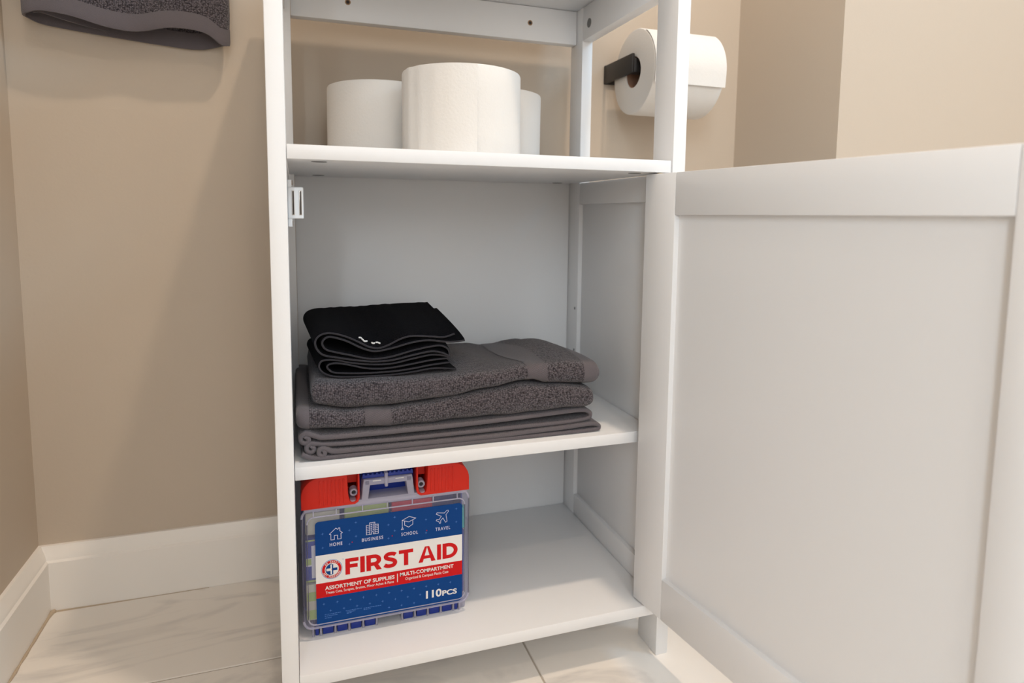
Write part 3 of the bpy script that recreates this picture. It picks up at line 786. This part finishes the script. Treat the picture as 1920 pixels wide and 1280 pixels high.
# ---- printed label
LX0, LX1, LZ0, LZ1 = .0343, .1917, .0830, .1979
YL = KY-.0003
label = prism('label', rrect(LX0, LX1, LZ0, LZ1, .0040, 5), YL, KY+.0002, LBLUE, kit)
ink = lambda k: YL-.00006*k
rect = lambda x0, x1, z0, z1: [(x0, z0), (x1, z0), (x1, z1), (x0, z1)]
flat('white_band', [rect(LX0, LX1, .1303, .1612)], ink(1), LWHITE, label)
flat('red_band', [rect(LX0, LX1, .1141, .1303)], ink(1), LRED, label)
def text(name, s, x0, x1, z0, z1, m, bold=.02, layer=2, space=1.0, mtx=None, parent=None):
    cu = bpy.data.curves.new('t', 'FONT'); cu.body = s; cu.size = 1; cu.offset = bold; cu.space_character = space
    cu.resolution_u = 5; cu.fill_mode = 'FRONT'
    o = bpy.data.objects.new('t', cu); COL.objects.link(o)
    dg = bpy.context.evaluated_depsgraph_get(); me = bpy.data.meshes.new_from_object(o.evaluated_get(dg))
    bpy.data.objects.remove(o); bpy.data.curves.remove(cu)
    xs = [v.co.x for v in me.vertices]; ys = [v.co.y for v in me.vertices]
    ax, bx_, ay, by = min(xs), max(xs), min(ys), max(ys)
    off = origin(label)
    for v in me.vertices:
        x = x0+(v.co.x-ax)/(bx_-ax)*(x1-x0); z = z0+(v.co.y-ay)/(by-ay)*(z1-z0)
        if mtx: x, z = mtx(x, z)
        v.co = Vector((x, ink(layer), z))-off
    me.name = name
    me.materials.clear()
    return link(name, me, m, label, False)
def letter_polys(ch, wd, t):
    """heavy geometric capital in a box of width wd and height 1, stroke t."""
    R_ = lambda a, b_, c, d: [(a, b_), (c, b_), (c, d), (a, d)]
    def band(cx_, cz_, rx, rz, a0, a1, n=14):
        out = []
        for i in range(n):
            a = math.radians(a0+(a1-a0)*i/n); b_ = math.radians(a0+(a1-a0)*(i+1)/n)
            f = lambda q, k: (cx_+(rx-t*k)*math.cos(q), cz_+(rz-t*k*.94)*math.sin(q))
            out.append([f(a, 0), f(b_, 0), f(b_, 1), f(a, 1)])
        return out
    th = t*.94
    if ch == 'I': return [R_(0, 0, t, 1)]
    if ch == 'F': return [R_(0, 0, t, 1), R_(t, 1-th, wd, 1), R_(t, .40, wd*.93, .40+th)]
    if ch == 'T': return [R_(0, 1-th, wd, 1), R_(wd/2-t/2, 0, wd/2+t/2, 1-th)]
    if ch == 'D':
        r = wd-.36; return [R_(0, 0, t, 1), R_(t, 1-th, .36, 1), R_(t, 0, .36, th)]+band(.36, .5, r, .5, -90, 90)
    if ch == 'R':
        zc = .645; rz = .355; bx = .42
        return [R_(0, 0, t, 1), R_(t, 1-th, bx, 1), R_(t, zc-rz, bx, zc-rz+th), [(bx-.02, zc-rz+.02), (bx+.22, zc-rz+.06), (wd, 0), (wd-t*1.12, 0)]]+band(bx, zc, wd-.03-bx, rz, -90, 90)
    if ch == 'A':
        m_ = wd/2; k = t*1.06
        return [[(0, 0), (k, 0), (m_+k*.05, 1), (m_-k*.5, 1)], [(wd-k, 0), (wd, 0), (m_+k*.5, 1), (m_-k*.05, 1)], R_(wd*.22, .215, wd*.78, .215+th*.86)]
    if ch == 'S':
        c = crom([(.665, .79), (.55, .865), (.38, .885), (.22, .855), (.135, .745), (.18, .63), (.33, .555), (.47, .495), (.60, .41), (.635, .28), (.55, .155), (.38, .115), (.20, .135), (.06, .215)], 5)
        n = len(c); nn = []
        for i in range(n):
            d = (c[min(i+1, n-1)]-c[max(i-1, 0)]).normalized(); nn.append(Vector((-d.y, d.x))*t*.48)
        return [[tuple(c[i]+nn[i]), tuple(c[i+1]+nn[i+1]), tuple(c[i+1]-nn[i+1]), tuple(c[i]-nn[i])] for i in range(n-1)]
WID = {'F': .70, 'I': .245, 'R': .83, 'S': .76, 'T': .80, 'A': 1.02, 'D': .92}
def bold_word(word, x0, x1, z0, z1, gap=.085):
    hgt = z1-z0; tot = sum(WID[c] for c in word)+gap*(len(word)-1); kx = (x1-x0)/tot; x = x0
    for c in word:
        polys = [[(x+px*kx, z0+pz*hgt) for px, pz in pl] for pl in letter_polys(c, WID[c], .245)]
        flat('lettering', polys, ink(2), LRED, label); x += (WID[c]+gap)*kx
bold_word('FIRST', .0643, .1366, .1354, .1533)
bold_word('AID', .1423, .1866, .1354, .1533)
text('lettering', 'ASSORTMENT OF SUPPLIES', .0432, .1160, .1219, .1262, LWHITE, .022)
text('lettering', 'Treats Cuts, Scrapes, Bruises, Minor Aches & Pains', .0438, .1152, .1165, .1203, LWHITE, .006)
text('lettering', 'MULTI-COMPARTMENT', .1220, .1818, .1233, .1276, LWHITE, .022)
text('lettering', 'Organized & Compact Plastic Case', .1279, .1759, .1173, .1214, LWHITE, .006)
flat('divider', [rect(.11885, .11965, .1174, .1272)], ink(2), LWHITE, label)
text('lettering', '110', .1506, .1682, .0921, .1013, LWHITE, .03)
text('lettering', 'PCS', .1690, .1857, .0921, .0984, LWHITE, .03)
for s, x0, x1 in (('HOME', .0488, .0617), ('BUSINESS', .0819, .1042), ('SCHOOL', .1238, .1419), ('TRAVEL', .1614, .1780)):
    text('lettering', s, x0, x1, .1694, .1732, LICON, .018, space=1.3)
circ = lambda cx_, cz_, r, n=28, a0=0, a1=360: [(cx_+r*math.cos(math.radians(a0+(a1-a0)*i/n)), cz_+r*math.sin(math.radians(a0+(a1-a0)*i/n))) for i in range(n+(0 if a1-a0 == 360 else 1))]
for x, z in ((.0718, .1708), (.114, .1712), (.1517, .1716)): flat('dot', [circ(x, z, .0006, 10)], ink(2), LRED, label)
w = .00058
def place(pts, c, s): return [(c[0]+x*s, c[1]+z*s) for x, z in pts]
HC = (.0553, .1826); sc = .0066
house = [(-.78, -.92), (-.78, -.02), (-1.0, .06), (0, .95), (.30, .68), (.38, .90), (.62, .90), (.62, .40), (1.0, .06), (.78, -.02), (.78, -.92), (.25, -.92), (.25, -.25), (-.25, -.25), (-.25, -.92)]
flat('house_icon', stroke(place(house, HC, sc), w, True), ink(2), LICON, label)
BC = (.0929, .1828); st = []
st += stroke(place([(-.42, -.95), (-.42, 1.0), (.42, 1.0), (.42, -.95), (.16, -.95), (.16, -.55), (-.16, -.55), (-.16, -.95)], BC, sc), w, True)
st += stroke(place([(-.42, .62), (-.95, .62), (-.95, -.95), (-.42, -.95)], BC, sc), w)+stroke(place([(.42, .62), (.95, .62), (.95, -.95), (.42, -.95)], BC, sc), w)
for i in (-.16, .16):
    for j in (.72, .40, .08, -.24): st.append(circ(BC[0]+i*sc, BC[1]+j*sc, .0007, 8))
for i in (-.69, .69):
    for j in (.32, .02, -.28, -.60): st += stroke(place([(i-.2, j), (i+.2, j)], BC, sc), w*.9)
flat('building_icon', st, ink(2), LICON, label)
GC = (.1319, .1843); s2_ = .0072
st = stroke(place([(-1.0, .38), (.05, .86), (1.08, .48), (.02, .02)], GC, s2_), w, True)
st += stroke(place([(-.62, .18), (-.62, -.42), (-.02, -.80), (.62, -.42), (.62, .22)], GC, s2_), w)
st += stroke(place([(-.98, .36), (-.98, -.72), (-1.12, -1.05), (-.82, -1.05), (-.96, -.72)], GC, s2_), w)
flat('graduation_cap_icon', st, ink(2), LICON, label)
PC = (.1690, .1848); s3_ = .0068
plane = [(1.0, .98), (.78, 1.0), (.35, .60), (-.85, .80), (-1.0, .58), (-.15, .12), (-.50, -.38), (-.90, -.36), (-1.0, -.52), (-.58, -.72), (-.42, -1.08), (-.28, -1.02), (-.25, -.60), (.12, -.20), (.55, -1.0), (.80, -.85), (.62, .30), (1.0, .75)]
flat('aeroplane_icon', stroke(place(plane, PC, s3_), w, True), ink(2), LICON, label)
# round emblem
EC = (.0505, .1442); ER = .0108
flat('emblem', [circ(EC[0], EC[1], ER, 40)], ink(2), LPALE, label)
flat('emblem', [circ(EC[0], EC[1], ER-.0005, 40)], ink(3), LWHITE, label)
flat('emblem', [circ(EC[0], EC[1], ER-.0009, 40)], ink(4), LRED, label)
flat('emblem', [circ(EC[0], EC[1], .0071, 40)], ink(5), LWHITE, label)
flat('emblem', [circ(EC[0], EC[1], .0064, 20, 90, 270)], ink(6), LBLUE, label)
cr, cw = .0056, .0014
flat('emblem', [[(EC[0]-cr, EC[1]-cw), (EC[0]-cw, EC[1]-cw), (EC[0]-cw, EC[1]-cr), (EC[0], EC[1]-cr), (EC[0], EC[1]+cr), (EC[0]-cw, EC[1]+cr), (EC[0]-cw, EC[1]+cw), (EC[0]-cr, EC[1]+cw)]], ink(7), LWHITE, label)
flat('emblem', [[(EC[0]+cr, EC[1]-cw), (EC[0]+cw, EC[1]-cw), (EC[0]+cw, EC[1]-cr), (EC[0], EC[1]-cr), (EC[0], EC[1]+cr), (EC[0]+cw, EC[1]+cr), (EC[0]+cw, EC[1]+cw), (EC[0]+cr, EC[1]+cw)][::-1]], ink(7), LBLUE, label)
flat('emblem', [circ(EC[0], EC[1], .0005, 10)], ink(8), LRED, label)
def ring_text(s, r, a_mid, span, top=True, h=.0017):
    n = len(s)
    for i, ch in enumerate(s):
        if ch == ' ': continue
        a = math.radians(a_mid+(span/2-span*i/(n-1))*(1 if top else -1))
        c = Vector((EC[0]+r*math.cos(a), EC[1]+r*math.sin(a)))
        upv = Vector((math.cos(a), math.sin(a)))*(1 if top else -1); rv = Vector((upv.y, -upv.x))
        wd = h*(.3 if ch == 'I' else .75)
        f = lambda x, z, c=c, rv=rv, upv=upv: tuple(c+rv*x+upv*z)
        text('emblem_letter', ch, -wd/2, wd/2, -h/2, h/2, LWHITE, .03, 6, 1, f)
ring_text('BE SMART', .0085, 90, 92, True)
ring_text('GET PREPARED', .0085, 270, 132, False)
text('registered_mark', 'o', .0616, .0626, .1530, .1540, LPALE, .02)
# pale sparkles and the fine print lines
st = []; rnd = random.Random(4)
for (x0_, x1_, z0_, z1_, nx, nz) in ((.039, .189, .166, .1965, 11, 4), (.039, .189, .0865, .1120, 11, 3)):
    for j in range(nz):
        for i in range(nx):
            x = x0_+(x1_-x0_)*(i+.5*(j % 2)+.2)/nx; z = z0_+(z1_-z0_)*(j+.4)/nz
            if z > .1655 and any(abs(x-q) < .0125 and z > .1680 and z < .192 for q in (.0553, .0929, .1319, .169)): continue
            if z < .104 and x > .145: continue
            if z < .097 and x < .105: continue
            r = .0017; st += [[(x-r, z), (x, z-.0003), (x+r, z), (x, z+.0003)], [(x-.0003, z), (x, z-r), (x+.0003, z), (x, z+r)]]
flat('sparkle_print', st, ink(1), LPALE, label)
st = []
for x0_, x1_, z in ((.0424, .0590, .0943), (.0424, .0556, .0925), (.0424, .0492, .0904), (.0640, .0806, .0946), (.0650, .0740, .0930), (.0650, .0700, .0916), (.0826, .1014, .0940), (.0826, .0900, .0924)):
    x = x0_
    while x < x1_:
        l = rnd.uniform(.0008, .0026); st.append(rect(x, min(x+l, x1_), z, z+.0006)); x += l+.0005
flat('fine_print', st, ink(1), LPALE, label)
